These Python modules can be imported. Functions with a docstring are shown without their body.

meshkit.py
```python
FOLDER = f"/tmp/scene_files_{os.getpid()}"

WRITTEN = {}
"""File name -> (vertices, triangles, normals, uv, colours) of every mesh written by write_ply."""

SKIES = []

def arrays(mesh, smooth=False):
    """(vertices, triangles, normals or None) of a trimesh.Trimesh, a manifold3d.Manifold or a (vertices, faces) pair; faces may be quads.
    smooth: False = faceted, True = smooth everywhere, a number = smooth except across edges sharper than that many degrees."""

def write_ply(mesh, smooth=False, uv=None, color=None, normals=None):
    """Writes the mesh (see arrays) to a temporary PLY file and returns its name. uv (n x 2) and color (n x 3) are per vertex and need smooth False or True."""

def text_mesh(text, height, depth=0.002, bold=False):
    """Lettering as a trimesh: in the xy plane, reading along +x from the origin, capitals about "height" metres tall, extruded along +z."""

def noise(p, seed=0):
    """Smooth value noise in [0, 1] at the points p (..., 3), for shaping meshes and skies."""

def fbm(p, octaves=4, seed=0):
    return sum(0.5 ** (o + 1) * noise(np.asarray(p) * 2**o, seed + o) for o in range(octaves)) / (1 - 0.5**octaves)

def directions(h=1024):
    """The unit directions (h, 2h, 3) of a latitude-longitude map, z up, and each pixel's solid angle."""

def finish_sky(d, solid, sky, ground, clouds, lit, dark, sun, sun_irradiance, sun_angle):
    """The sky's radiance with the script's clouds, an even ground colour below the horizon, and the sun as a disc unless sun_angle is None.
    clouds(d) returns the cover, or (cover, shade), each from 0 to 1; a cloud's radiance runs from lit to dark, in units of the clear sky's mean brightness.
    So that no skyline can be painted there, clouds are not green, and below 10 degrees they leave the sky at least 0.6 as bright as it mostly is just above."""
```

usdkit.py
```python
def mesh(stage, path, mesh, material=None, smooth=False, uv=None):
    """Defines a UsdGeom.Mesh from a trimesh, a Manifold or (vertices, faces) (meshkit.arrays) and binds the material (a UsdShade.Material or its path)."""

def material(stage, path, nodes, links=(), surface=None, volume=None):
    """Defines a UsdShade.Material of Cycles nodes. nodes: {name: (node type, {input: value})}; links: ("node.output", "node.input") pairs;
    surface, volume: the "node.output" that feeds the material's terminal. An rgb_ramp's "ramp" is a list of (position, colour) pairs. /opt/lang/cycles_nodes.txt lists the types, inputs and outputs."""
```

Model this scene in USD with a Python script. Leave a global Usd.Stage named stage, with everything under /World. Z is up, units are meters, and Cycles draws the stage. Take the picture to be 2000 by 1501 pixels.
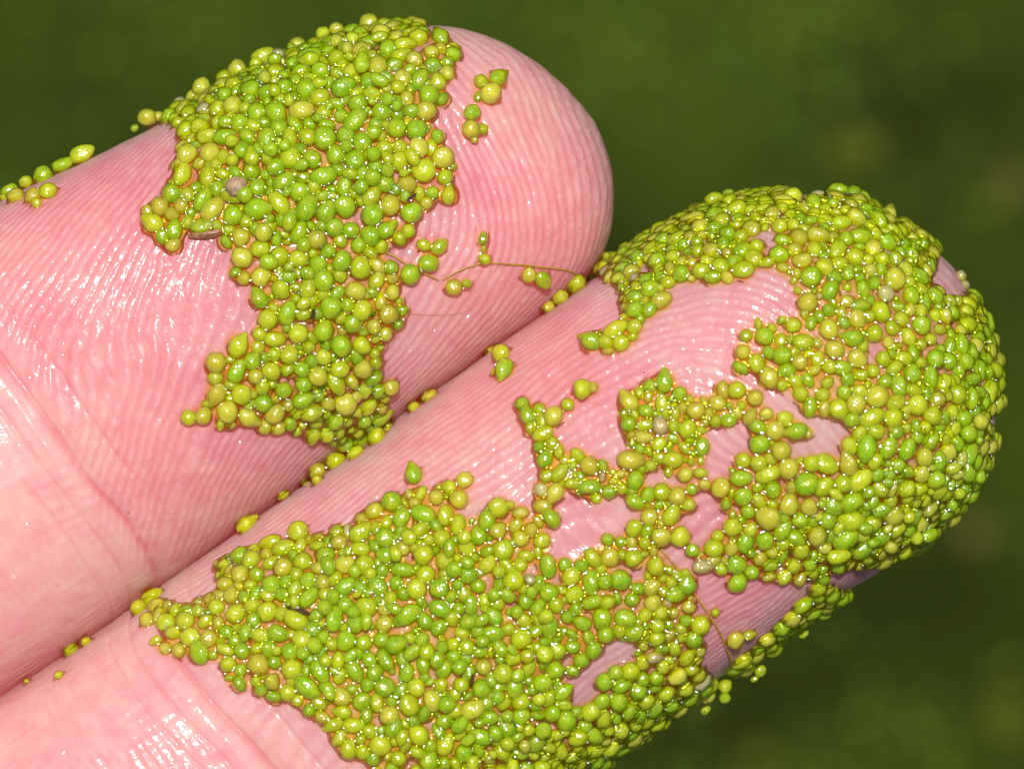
import math, random
import numpy as np, trimesh, manifold3d
from scipy.spatial import cKDTree
from scipy.ndimage import gaussian_filter, map_coordinates
from scipy.interpolate import PchipInterpolator
from shapely.geometry import Polygon, Point
from shapely import contains_xy
from pxr import Usd, UsdGeom, UsdLux, UsdShade, Gf, Sdf, Vt
import usdkit, meshkit

rng = np.random.default_rng(7)
stage = Usd.Stage.CreateInMemory()
UsdGeom.SetStageUpAxis(stage, UsdGeom.Tokens.z)
UsdGeom.SetStageMetersPerUnit(stage, 1.0)
world = UsdGeom.Xform.Define(stage, '/World')
stage.SetDefaultPrim(world.GetPrim())
UsdGeom.Scope.Define(stage, '/World/Looks')
MM = 0.001
PPM = 40.0            # photograph pixels per millimetre at the height of the finger edges
ZC = 222.0            # height of the lens above that level, mm

# ------------------------------------------------------------------ camera, sky, sun
cam = UsdGeom.Camera.Define(stage, '/World/camera')
cam.AddTranslateOp().Set(Gf.Vec3d(0, 0, ZC * MM))
cam.CreateHorizontalApertureAttr(23.6)
cam.CreateVerticalApertureAttr(23.6 * 0.75)
cam.CreateFocalLengthAttr(23.6 * ZC / 50.0)
cam.CreateClippingRangeAttr(Gf.Vec2f(0.01, 100))
cam.CreateFStopAttr(22.0)
cam.CreateFocusDistanceAttr((ZC - 5.2) * MM)
cam.CreateExposureAttr(0.02)

SUN = np.array([0.02, 0.26, 0.95]); SUN /= np.linalg.norm(SUN)
sky_mat = usdkit.material(stage, '/World/Looks/sky_look', {
    'sky': ('sky_texture', {'sky_type': 'single_scattering', 'sun_disc': False,
                            'sun_elevation': math.asin(SUN[2]), 'sun_rotation': math.atan2(SUN[0], SUN[1])}),
    'bg': ('background_shader', {'strength': 0.05})},
    [('sky.color', 'bg.color')], surface='bg.background')
dome = UsdLux.DomeLight.Define(stage, '/World/sky')
UsdShade.MaterialBindingAPI.Apply(dome.GetPrim()).Bind(sky_mat)
dome.GetPrim().SetCustomDataByKey('kind', 'structure')
sun = UsdLux.DistantLight.Define(stage, '/World/sun')
sun.CreateIntensityAttr(1.25); sun.CreateAngleAttr(0.6); sun.CreateNormalizeAttr(True)
sun.CreateColorAttr(Gf.Vec3f(1.0, 0.965, 0.91))
q = Gf.Rotation(Gf.Vec3d(0, 0, 1), Gf.Vec3d(*map(float, SUN)))
sun.AddOrientOp(UsdGeom.XformOp.PrecisionDouble).Set(Gf.Quatd(q.GetQuat()))

# ------------------------------------------------------------------ helpers
used = {}
def numbered(name):
    k = used.get(name, -1) + 1; used[name] = k
    return name if k == 0 else f'{name}_{k:03d}'
def tag(prim, label=None, category=None, group=None, kind=None):
    for k, v in (('label', label), ('category', category), ('group', group), ('kind', kind)):
        if v: prim.SetCustomDataByKey(k, v)
    return prim
def obj(name, vf, mat, parent='/World', smooth=True, colors=None, extra=None):
    """one Mesh prim; vf in millimetres"""
    path = f'{parent}/{numbered(name)}' if parent == '/World' else f'{parent}/{name}'
    v, f = vf
    m = usdkit.mesh(stage, path, (np.asarray(v) * MM, f), mat, smooth=smooth)
    api = UsdGeom.PrimvarsAPI(m)
    if colors is not None:
        api.CreatePrimvar('tone', Sdf.ValueTypeNames.Color3fArray, 'vertex').Set(Vt.Vec3fArray.FromNumpy(np.asarray(colors, np.float32)))
    for k, a in (extra or {}).items():
        api.CreatePrimvar(k, Sdf.ValueTypeNames.FloatArray, 'vertex').Set(Vt.FloatArray.FromNumpy(np.asarray(a, np.float32)))
    return m.GetPrim()
def thing(name, loc):
    x = UsdGeom.Xform.Define(stage, '/World/' + numbered(name))
    x.AddTranslateOp().Set(Gf.Vec3d(*(np.asarray(loc, float) * MM)))
    return x.GetPrim()
def fb(p, scale, octaves=3, seed=0):
    return meshkit.fbm(np.asarray(p) / scale + 37.3, octaves, seed) - 0.5
def px2mm(px, py, z=0.0):
    k = (ZC - z) / ZC
    return np.stack([(np.asarray(px) - 1000) / PPM * k, (750.5 - np.asarray(py)) / PPM * k, np.zeros_like(np.asarray(px, float)) + z], -1)
def project(p):
    k = ZC / (ZC - p[:, 2])
    return np.stack([1000 + p[:, 0] * PPM * k, 750.5 - p[:, 1] * PPM * k], 1)

# ------------------------------------------------------------------ materials
def mat(name, nodes, links, surface='p.BSDF', **kw):
    return usdkit.material(stage, '/World/Looks/' + name, nodes, links, surface=surface, **kw)

skin = mat('skin', {
    'tc': ('texture_coordinate', {}),
    'big': ('noise_texture', {'scale': 170.0, 'detail': 3.0}),
    'mid': ('noise_texture', {'scale': 900.0, 'detail': 4.0, 'roughness': 0.6}),
    'tone': ('attribute', {'attribute': 'redness'}),
    'valley': ('attribute', {'attribute': 'valley'}),
    'm1': ('math', {'math_type': 'multiply_add', 'value2': 1.0, 'value3': -0.50}),
    'm2': ('math', {'math_type': 'multiply_add', 'value2': 0.80, 'value3': -0.38}),
    'a1': ('math', {'math_type': 'add'}), 'a2': ('math', {'math_type': 'add', 'use_clamp': True}),
    'ramp': ('rgb_ramp', {'ramp': [(0.0, (0.65, 0.35, 0.32)), (0.35, (0.635, 0.255, 0.265)), (0.7, (0.59, 0.17, 0.198)), (1.0, (0.52, 0.112, 0.138))]}),
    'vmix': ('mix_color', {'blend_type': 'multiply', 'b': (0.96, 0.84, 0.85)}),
    'fine': ('noise_texture', {'scale': 7500.0, 'detail': 1.0, 'roughness': 0.5}),
    'wet': ('noise_texture', {'scale': 4200.0, 'detail': 2.0, 'roughness': 0.6}),
    'wr': ('map_range', {'from_min': 0.46, 'from_max': 0.62, 'to_min': 0.05, 'to_max': 0.31, 'clamp': True}),
    'rough': ('noise_texture', {'scale': 2600.0, 'detail': 2.0}),
    'rr': ('map_range', {'from_min': 0.3, 'from_max': 0.7, 'to_min': 0.42, 'to_max': 0.65}),
    'b': ('bump', {'strength': 1.0, 'distance': 0.000010}),
    'p': ('principled_bsdf', {'subsurface_weight': 0.6, 'subsurface_scale': 0.0011, 'subsurface_radius': (1.0, 0.30, 0.20),
                              'specular_ior_level': 0.25, 'coat_roughness': 0.16, 'coat_ior': 1.5})},
    [('tc.object', 'big.vector'), ('tc.object', 'mid.vector'), ('tc.object', 'fine.vector'), ('tc.object', 'rough.vector'),
     ('tc.object', 'wet.vector'), ('wet.fac', 'wr.value'), ('wr.result', 'p.coat_weight'), ('big.fac', 'm1.value1'), ('mid.fac', 'm2.value1'), ('m1.value', 'a1.value1'), ('m2.value', 'a1.value2'),
     ('a1.value', 'a2.value1'), ('tone.fac', 'a2.value2'), ('a2.value', 'ramp.fac'),
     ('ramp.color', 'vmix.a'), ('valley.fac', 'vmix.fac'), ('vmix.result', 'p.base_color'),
     ('fine.fac', 'b.height'), ('b.normal', 'p.normal'), ('b.normal', 'p.coat_normal'),
     ('rough.fac', 'rr.value'), ('rr.result', 'p.roughness')])

def grain_look(name):
    return mat(name, {
        'tc': ('texture_coordinate', {}),
        'tone': ('attribute', {'attribute': 'tone'}),
        'clear': ('attribute', {'attribute': 'clear'}),
        'v': ('voronoi_texture', {'scale': 10500.0, 'feature': 'f1'}),
        'vs': ('map_range', {'from_min': 0.06, 'from_max': 0.30, 'to_min': 0.75, 'to_max': 0.0, 'clamp': True}),
        'n': ('noise_texture', {'scale': 3000.0, 'detail': 3.0}),
        'nr': ('map_range', {'from_min': 0.3, 'from_max': 0.7, 'to_min': 0.75, 'to_max': 1.2}),
        'mul': ('vector_math', {'math_type': 'scale'}),
        'dots': ('mix_color', {'b': (0.95, 0.93, 0.05)}),
        'b': ('bump', {'strength': 0.9, 'distance': 0.000022}),
        'p': ('principled_bsdf', {'roughness': 0.3, 'subsurface_weight': 0.7, 'subsurface_scale': 0.0006, 'subsurface_radius': (1.0, 0.9, 0.10),
                                  'specular_ior_level': 0.3}),
        'tint': ('mix_color', {'fac': 0.55, 'b': (1.0, 0.95, 0.35)}),
        't': ('transparent_bsdf', {}),
        'lw': ('layer_weight', {'blend': 0.5}), 'lp': ('math', {'math_type': 'power', 'value2': 2.2}),
        'lm': ('math', {'math_type': 'multiply_add', 'value2': 0.62, 'use_clamp': True}),
        'body': ('mix_closure', {}),
        'f': ('fresnel', {'IOR': 1.66}),
        'g': ('glossy_bsdf', {'roughness': 0.14}),
        'out': ('mix_closure', {})},
        [('tc.object', 'v.vector'), ('tc.object', 'n.vector'), ('v.distance', 'vs.value'), ('n.fac', 'nr.value'),
         ('tone.color', 'mul.vector1'), ('nr.result', 'mul.scale'), ('mul.vector', 'dots.a'), ('vs.result', 'dots.fac'),
         ('dots.result', 'p.base_color'), ('v.distance', 'b.height'), ('b.normal', 'p.normal'), ('b.normal', 'g.normal'), ('b.normal', 'f.normal'),
         ('tone.color', 'tint.a'), ('tint.result', 't.color'), ('lw.facing', 'lp.value1'), ('lp.value', 'lm.value1'), ('clear.fac', 'lm.value3'), ('lm.value', 'body.fac'), ('p.BSDF', 'body.closure1'), ('t.BSDF', 'body.closure2'),
         ('f.fac', 'out.fac'), ('body.closure', 'out.closure1'), ('g.BSDF', 'out.closure2')], surface='out.closure')
grain_mat = grain_look('watermeal')

water_drop = mat('water_drop', {
    'f': ('fresnel', {'IOR': 1.5}), 't': ('transparent_bsdf', {}),
    'g': ('glossy_bsdf', {'roughness': 0.06}),
    'm': ('mix_closure', {})},
    [('f.fac', 'm.fac'), ('t.BSDF', 'm.closure1'), ('g.BSDF', 'm.closure2')], surface='m.closure')

def plain(name, c1, c2, scale, rough=0.5, **kw):
    return mat(name, {
        'tc': ('texture_coordinate', {}), 'n': ('noise_texture', {'scale': scale, 'detail': 4.0}),
        'r': ('rgb_ramp', {'ramp': [(0.3, c1), (0.7, c2)]}),
        'b': ('bump', {'strength': 0.6, 'distance': 0.00006}),
        'p': ('principled_bsdf', {'roughness': rough, **kw})},
        [('tc.object', 'n.vector'), ('n.fac', 'r.fac'), ('r.color', 'p.base_color'), ('n.fac', 'b.height'), ('b.normal', 'p.normal')])
husk_mat = plain('brown_husk', (0.10, 0.03, 0.012), (0.30, 0.12, 0.05), 9000, 0.4)
sand_mat = plain('tan_grit', (0.20, 0.11, 0.06), (0.50, 0.34, 0.20), 14000, 0.45)
dark_mat = plain('dark_debris', (0.03, 0.018, 0.010), (0.09, 0.05, 0.025), 9000, 0.8, specular_ior_level=0.1)
fibre_mat = plain('algae_fibre', (0.26, 0.15, 0.012), (0.44, 0.26, 0.02), 6000, 0.35)
hair_mat = plain('hair', (0.28, 0.08, 0.03), (0.45, 0.15, 0.06), 6000, 0.35)
leaf_mat = plain('yellow_leaf', (0.05, 0.062, 0.005), (0.085, 0.092, 0.010), 500, 0.95, specular_ior_level=0.05)
tan_leaf_mat = plain('tan_leaf', (0.065, 0.056, 0.012), (0.10, 0.08, 0.020), 500, 0.95, specular_ior_level=0.05)

# ------------------------------------------------------------------ the hand: two fingers, palm side up, pressed together
SP = 3.0                # surface sampling in photo pixels (0.075 mm)

def ray_distance(p, pts):
    """distance of points (n,2) to a polyline"""
    best = np.full(len(p), 1e9)
    for a, b in zip(pts[:-1], pts[1:]):
        a, b = np.array(a, float), np.array(b, float)
        t = np.clip(((p - a) @ (b - a)) / ((b - a) @ (b - a)), 0, 1)
        best = np.minimum(best, np.linalg.norm(p - (a + t[:, None] * (b - a)), axis=1))
    return best

def finger(d, tip, tmin, tmax, tail, ttip, core, crease_s, seed, z0, hk, power=2.7):
    d = np.array(d, float); d /= np.linalg.norm(d)
    n = np.array([-d[1], d[0]])
    def prof(tab):
        tab = sorted([(math.sqrt(max(tip - s, 0)), t) for s, t in tab] + [(0.0, ttip)])
        return PchipInterpolator([a for a, _ in tab], [b for _, b in tab])
    lo, hi = prof(tmin), prof(tmax)
    # profile sampled evenly along its own length
    qd = np.linspace(0.02, math.sqrt(tip - tail), 6000)
    s = tip - qd**2; hw = (hi(qd) - lo(qd)) / 2
    arc = np.concatenate([[0], np.cumsum(np.hypot(np.diff(s), np.diff(hw)))])
    s_vis = tip - 0  # fine in view, coarse beyond
    end_arc = arc[-1]
    vis_arc = np.interp(-(-900 if seed == 1 else -1000), -s, arc) if False else np.interp(-(-860), -s, arc)
    samples = np.concatenate([np.arange(1.0, vis_arc, SP), np.linspace(vis_arc, end_arc, 60)])
    qs = np.interp(samples, arc, qd)
    S = tip - qs**2
    LO, HI = lo(qs), hi(qs)
    C, HW = (LO + HI) / 2, (HI - LO) / 2
    top = np.radians(np.linspace(-14, 194, int(HW.max() * 2.75 / SP)))
    low = np.radians(np.linspace(194, 346, 46))[1:-1]
    th = np.concatenate([top, low])
    c, sn = np.cos(th), np.sin(th)
    lat = np.sign(c) * np.abs(c) ** (2 / power)
    ver = np.sign(sn) * np.abs(sn) ** (2 / power)
    # crown of the pad along the finger
    T = C[:, None] + HW[:, None] * lat[None]
    crease = np.exp(-((S - crease_s) / 30.0) ** 2)
    H = HW * hk * (1 + 0.035 * np.exp(-((S - (tip - 420)) / 300) ** 2)) - 15 * np.exp(-((S - crease_s) / 110.0) ** 2)
    Z = H[:, None] * ver[None] * np.where(ver > 0, 1.0, 0.92)[None]
    SS = np.repeat(S[:, None], len(th), 1)
    # unrolled coordinates for skin pattern (photo pixels)
    U = C[:, None] + HW[:, None] * ((np.pi / 2 - th) * 0.93)[None]
    SA = tip - 40 - samples * 0.93 + 0 * S
    SA = np.where(S > tip - 400, np.interp(S, [tip - 400, tip], [tip - 400, tip - 400 + 470]), S)
    P2 = (SA[:, None, None] * d + U[..., None] * n).reshape(-1, 2)
    W2 = (SS[..., None] * d + T[..., None] * n).reshape(-1, 2)
    V = np.column_stack([(W2[:, 0] - 1000) / PPM, (750.5 - W2[:, 1]) / PPM, Z.ravel() / PPM + z0])
    R, K = len(S), len(th)
    i = np.arange(R - 1)[:, None] * K + np.arange(K)[None]; j = np.arange(R - 1)[:, None] * K + (np.arange(K)[None] + 1) % K
    F = np.concatenate([np.stack([i, j, i + K], -1).reshape(-1, 3), np.stack([j, j + K, i + K], -1).reshape(-1, 3)])
    # caps
    V = np.vstack([V, V[:K].mean(0), V[-K:].mean(0)])
    a = np.arange(K); b = (a + 1) % K
    F = np.vstack([F, np.stack([np.full(K, R * K), b, a], -1), np.stack([np.full(K, R * K + 1), a + (R - 1) * K, b + (R - 1) * K], -1)])
    mesh = trimesh.Trimesh(V, F, process=False)
    if mesh.volume < 0: F = F[:, ::-1]; mesh = trimesh.Trimesh(V, F, process=False)
    N = np.array(mesh.vertex_normals)
    # --- papillary ridges
    P3 = np.column_stack([P2, np.zeros(len(P2))])
    warp = 34 * fb(P3, 230, 2, seed) + 15 * fb(P3, 75, 2, seed + 5) + 5 * fb(P3, 28, 2, seed + 7)
    gx_, gy_ = np.meshgrid(np.arange(-1100, 2400, 6.0), np.arange(-400, 2700, 6.0), indexing='ij')
    field = gaussian_filter(ray_distance(np.column_stack([gx_.ravel(), gy_.ravel()]), core).reshape(gx_.shape), 2.2)
    PW = P2 + np.column_stack([26 * fb(P3, 200, 2, seed + 11), 26 * fb(P3, 200, 2, seed + 12)])
    dist = map_coordinates(field, [(PW[:, 0] + 1100) / 6, (PW[:, 1] + 400) / 6], order=1, mode='nearest') + warp
    ph = dist / (18.5 + 3 * fb(P3, 300, 2, seed + 13))
    rk = np.random.default_rng(seed + 90)              # forks and endings of the ridges
    for m_ in range(44):
        sx, ux = rk.uniform(crease_s, tip - 60), rk.uniform(LO.min() + 60, HI.max() - 60)
        c0 = sx * d + ux * n
        ph = ph + (1 if m_ % 2 else -1) * np.arctan2(P2[:, 1] - c0[1], P2[:, 0] - c0[0]) / (2 * np.pi)
    w = 0.5 + 0.5 * np.cos(2 * np.pi * ph)
    w = w ** (0.75 + 0.7 * fb(P3, 40, 2, seed + 8))
    w = w * np.clip(0.62 + 1.5 * fb(P3, 9, 2, seed + 6), 0.2, 1.0)
    side = np.clip((np.repeat(ver[None], R, 0).ravel() - 0.30) / 0.45, 0, 1)
    S_ = SS.ravel(); U_ = U.ravel()
    beyond = 1 / (1 + np.exp((crease_s + 10 - S_) / 14))           # 1 on the end pad, 0 behind the joint
    amp = (0.25 + 0.75 * side) * (0.75 + 0.5 * np.clip(fb(P3, 120, 2, seed + 3) + 0.55, 0, 1))
    amp = amp * (0.65 + 0.6 * np.clip(0.5 + 1.6 * fb(P3, 26, 2, seed + 4), 0, 1))
    # behind the joint: finer lines that run along and across the finger
    lon = (U_ + 40 * fb(P3, 120, 3, seed + 21)) / 24
    wl = 0.5 + 0.5 * np.cos(2 * np.pi * lon)
    tr = (S_ + 50 * fb(P3, 160, 3, seed + 22)) / 19
    wt = 0.5 + 0.5 * np.cos(2 * np.pi * tr)
    g = np.clip(0.5 + 2.5 * fb(P3, 90, 2, seed + 23), 0, 1)
    back = (wl * (1 - g) + wt * g) * 0.8 * np.clip(0.5 + 2 * fb(P3, 22, 2, seed + 24), 0.1, 1)
    ridge = 0.066 * (beyond * amp * w + (1 - beyond) * back * (0.3 + 0.7 * side))
    # --- joint creases: a few furrows with swollen rolls between
    cr = S_ - crease_s - 26 * np.sin((U_ - C.mean()) / 170.0) - 30 * fb(P3, 130, 2, seed + 31)
    fn = 0.6 + 0.8 * np.clip(0.5 + 2 * fb(P3, 60, 2, seed + 33), 0, 1)
    furrow = fn * (-0.13 * np.exp(-(cr / 6) ** 2) - 0.06 * np.exp(-((cr + 62) / 4) ** 2) - 0.05 * np.exp(-((cr + 108) / 4) ** 2) - 0.04 * np.exp(-((cr - 75) / 4) ** 2))
    furrow = furrow + 0.13 * np.exp(-((cr + 30) / 24) ** 2) + 0.07 * np.exp(-((cr - 34) / 24) ** 2) - 0.05 * np.exp(-(cr / 24) ** 2)
    furrow *= np.clip(np.repeat(ver[None], R, 0).ravel() * 1.6, 0, 1)
    # long fine wrinkles along the flanks
    wr = (U_ + 60 * fb(P3 * [1, 1, 1], 420, 2, seed + 41)) / 46
    wrk = -0.030 * np.exp(-((wr - np.round(wr)) / 0.07) ** 2) * np.clip(1 - side * 1.2, 0, 1) * np.clip(0.5 + 3 * fb(P3, 140, 2, seed + 43), 0, 1)
    lumps = 0.30 * fb(V[:-2] * 1.0, 5.0, 2, seed + 51) + 0.07 * fb(V[:-2], 1.1, 2, seed + 52)
    disp = ridge + furrow + wrk + lumps
    V[:-2] += N[:-2] * disp[:, None]
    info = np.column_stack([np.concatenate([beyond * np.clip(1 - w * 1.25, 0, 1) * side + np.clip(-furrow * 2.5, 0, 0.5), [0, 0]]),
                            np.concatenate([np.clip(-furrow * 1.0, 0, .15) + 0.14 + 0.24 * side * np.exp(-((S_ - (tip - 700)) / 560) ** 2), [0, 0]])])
    return V, F, info

F1_MIN = [(866, 752), (841, 656), (784, 560), (717, 494), (640, 452), (574, 424), (420, 392), (291, 376), (162, 372), (-5, 358), (-200, 336), (-700, 318), (-2200, 300)]
F1_MAX = [(866.5, 857), (838, 934), (778, 1014), (705, 1056), (600, 1074), (518, 1082), (239, 1101), (-118, 1131), (-704, 1176), (-2200, 1230)]
F2_MIN = [(1216, 1480), (1204, 1425), (1180, 1370), (1129, 1268), (1042, 1200), (927, 1142), (816, 1120), (702, 1112), (520, 1110), (-118, 1115), (-800, 1113), (-2200, 1080)]
F2_MAX = [(1216, 1565), (1192, 1660), (1158, 1722), (1077, 1815), (925, 1886), (794, 1894), (628, 1887), (416, 1886), (80, 1886), (-800, 1900), (-2200, 1910)]
v1, f1, i1 = finger((0.857, -0.514), 872, F1_MIN, F1_MAX, -2200, 805,
                    [(650, 385), (560, 550), (465, 695), (385, 820), (340, 950), (335, 1100), (360, 1400)], -318, 1, -0.5, 0.80)
v2, f2, i2 = finger((0.82, -0.575), 1222, F2_MIN, F2_MAX, -2200, 1525,
                    [(1375, 1010), (1180, 1150), (900, 1350), (500, 1650), (100, 1950)], -400, 2, 0.3, 0.80)

def solid(v, f, info):
    m = manifold3d.Mesh(vert_properties=np.column_stack([v, info]).astype(np.float32), tri_verts=f.astype(np.uint32))
    return manifold3d.Manifold(m)
A, B = solid(v1, f1, i1), solid(v2, f2, i2)
# the palm that both fingers grow from, far outside the picture
palm = [manifold3d.Manifold.sphere(r, 40).translate([x, y, z]) for x, y, z, r in
        ((-62, -28, -2, 10), (-48, -52, -2, 10.5), (-78, -14, -3, 10), (-44, -78, -3, 10), (-118, -62, -6, 14), (-90, -108, -6, 13))]
palm = manifold3d.Manifold.batch_hull(palm).refine_to_length(4.0).set_properties(2, lambda p, o: [0.0, 0.2])  if False else manifold3d.Manifold.batch_hull(palm)
hand = A + B + palm
hm = hand.to_mesh()
HV = np.array(hm.vert_properties[:, :3], float)
HI = np.array(hm.vert_properties[:, 3:5]) if hm.vert_properties.shape[1] >= 5 else np.zeros((len(HV), 2))
HF = np.array(hm.tri_verts)
# weld
merged = trimesh.Trimesh(HV, HF, process=False)
key = np.round(HV, 5)
_, first, inv = np.unique(key, axis=0, return_index=True, return_inverse=True)
HV, HI, HF = HV[first], HI[first], inv.ravel()[HF]
HF = HF[(HF[:, 0] != HF[:, 1]) & (HF[:, 1] != HF[:, 2]) & (HF[:, 2] != HF[:, 0])]
print('hand', len(HV), len(HF))
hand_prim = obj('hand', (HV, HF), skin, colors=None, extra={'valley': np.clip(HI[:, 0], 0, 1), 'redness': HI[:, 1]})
tag(hand_prim, 'wet pink hand, two fingers pressed together with their pads towards the viewer', 'hand')

# ------------------------------------------------------------------ where things lie on the skin
_, _, HN = meshkit.arrays((HV, HF), True)
HP = project(HV)
view = np.array([0, 0, ZC]) - HV; view /= np.linalg.norm(view, axis=1)[:, None]
facing = (HN * view).sum(1)
vis = np.where((facing > -0.05) & (HP[:, 0] > -120) & (HP[:, 0] < 2120) & (HP[:, 1] > -60) & (HP[:, 1] < 1620) & (HV[:, 2] > -3))[0]
tree2 = cKDTree(HP[vis])
# smooth normals (without ridges) for placing
tree3 = cKDTree(HV[vis])
def surface(px, py):
    """(point, normal, pixel offset) of the topmost skin seen at a pixel"""
    dd, ii = tree2.query([px, py], k=12)
    k = ii[np.argmax(np.where(dd < dd[0] + 4, HV[vis[ii], 2], -1e9))]
    idx = vis[k]
    near = vis[tree3.query(HV[idx], k=60)[1]]
    nn = HN[near].mean(0); nn /= np.linalg.norm(nn)
    return HV[idx], nn, dd[0]

# ------------------------------------------------------------------ watermeal grains: positions read off the photograph
def parse(text, sc, ox, oy):
    out = []
    for item in text.split(';'):
        w = item.split()
        if len(w) < 5: continue
        out.append((ox + float(w[0]) / sc, oy + float(w[1]) / sc, float(w[2]) / sc, w[3], w[4], float(w[5]) if len(w) > 5 else None))
    return out
placed = []
placed += parse('''120 480 78 g t 115;320 490 85 p r;435 395 55 y r;540 285 85 y r;635 260 45 p r;235 630 75 y e 20;255 820 80 g t 60;375 770 55 y t 90;370 930 70 y e 45;470 870 45 y r;600 880 85 p r;705 960 45 w e 80;475 1020 60 y e 0;605 1050 85 g e 0;750 1075 60 g r;860 1050 50 y r;960 990 80 g e 60;845 945 45 p e 20;965 1150 72 g e -30;335 1100 82 p t 240;300 1280 85 g t 130;910 370 88 p t 125;1065 335 48 p e 70;1190 215 88 g t 90;1310 325 65 g r;1165 390 62 y e 90;1040 455 60 g r;910 545 66 g r;1155 560 82 w r;1280 480 50 y e 80;1335 425 50 p r;1440 440 80 p r;1600 390 75 p r;1745 290 75 y r;1890 345 70 p r;1700 405 35 y r;1785 410 40 y r;1865 490 60 p e 60;1980 470 55 p r;1590 520 55 y r;1690 530 65 g e 0;1370 595 82 y r;1480 605 40 y t 0;1030 650 68 p e 0;935 705 38 g e 45;1150 710 68 y r;1265 665 45 g e -30;1345 740 50 y e -45;1475 730 72 g e 80;1480 840 35 y e 90;935 830 95 p e 0;1065 770 40 y e -70;1085 880 52 y r;1250 835 85 y t 180;1400 840 36 y e 80;1350 945 62 p r;1480 925 50 y e 0;1285 1110 80 p r;1400 1065 50 g r;1510 1025 50 p r;1635 1040 88 p r;1800 970 78 g e 0;1940 710 85 g r;1930 850 75 y r;1670 1180 50 g r;1805 1120 80 g r;1150 1170 50 g e 45;1070 1280 76 p r;1235 1260 85 y e 60;950 1370 72 y r;1310 1420 88 y r;745 1455 55 g r;1720 1260 38 y e 80;1725 1360 78 y r;1840 1240 60 g r;1870 1375 60 y r;1610 1430 55 y r''', 4, 1000, 690)
placed += parse('''370 665 42 y r;445 665 42 y r;550 620 88 y r;690 530 70 p r;720 610 68 p r;870 480 100 p r;1040 420 55 y e 45;990 530 92 y e 45;855 600 55 y r;380 810 72 w r;525 780 84 g e 0;640 740 52 y e 30;750 680 60 y e 30;820 780 60 y e 80;950 680 78 y r;1080 620 50 g e 30;1110 715 46 p r;1020 820 88 g r;1195 790 88 y r;1270 620 86 p r;1415 630 52 p r;1550 610 88 g r;1360 755 86 y r;1555 780 96 y e 0;900 890 66 y r;750 950 92 g r;620 1120 88 g r;555 970 52 y e 90;540 890 42 y e 90;520 1190 42 y e 40;450 1300 98 y e 30;620 1270 72 y r;235 1390 104 g t 150;385 1480 45 p e 0;1185 420 96 p r;1150 550 60 g r;1290 490 52 g r;1420 480 82 g r;1370 360 78 y r;1500 395 50 y e 20;1620 430 86 p r;1140 310 58 p r;1250 280 52 p r;1200 240 46 y e 40;1330 250 62 g e 40;1300 170 76 y e 20;1420 115 42 g e 10;1490 190 86 p r;1660 160 92 g r;1770 190 42 y e 80;1860 120 96 y e 10;1800 300 76 p r;1900 250 60 y r;1870 410 72 y r;1960 310 60 y r;1745 410 46 y e 80;1660 330 60 y r;1860 650 92 g r;1760 720 62 y t 200;1680 1240 46 y t 100;1890 1210 46 g e 20;1800 1280 46 y r;1570 1355 62 y r;1740 1350 86 g r;1880 1385 60 y r''', 4.416, 1100, 350)
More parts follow.
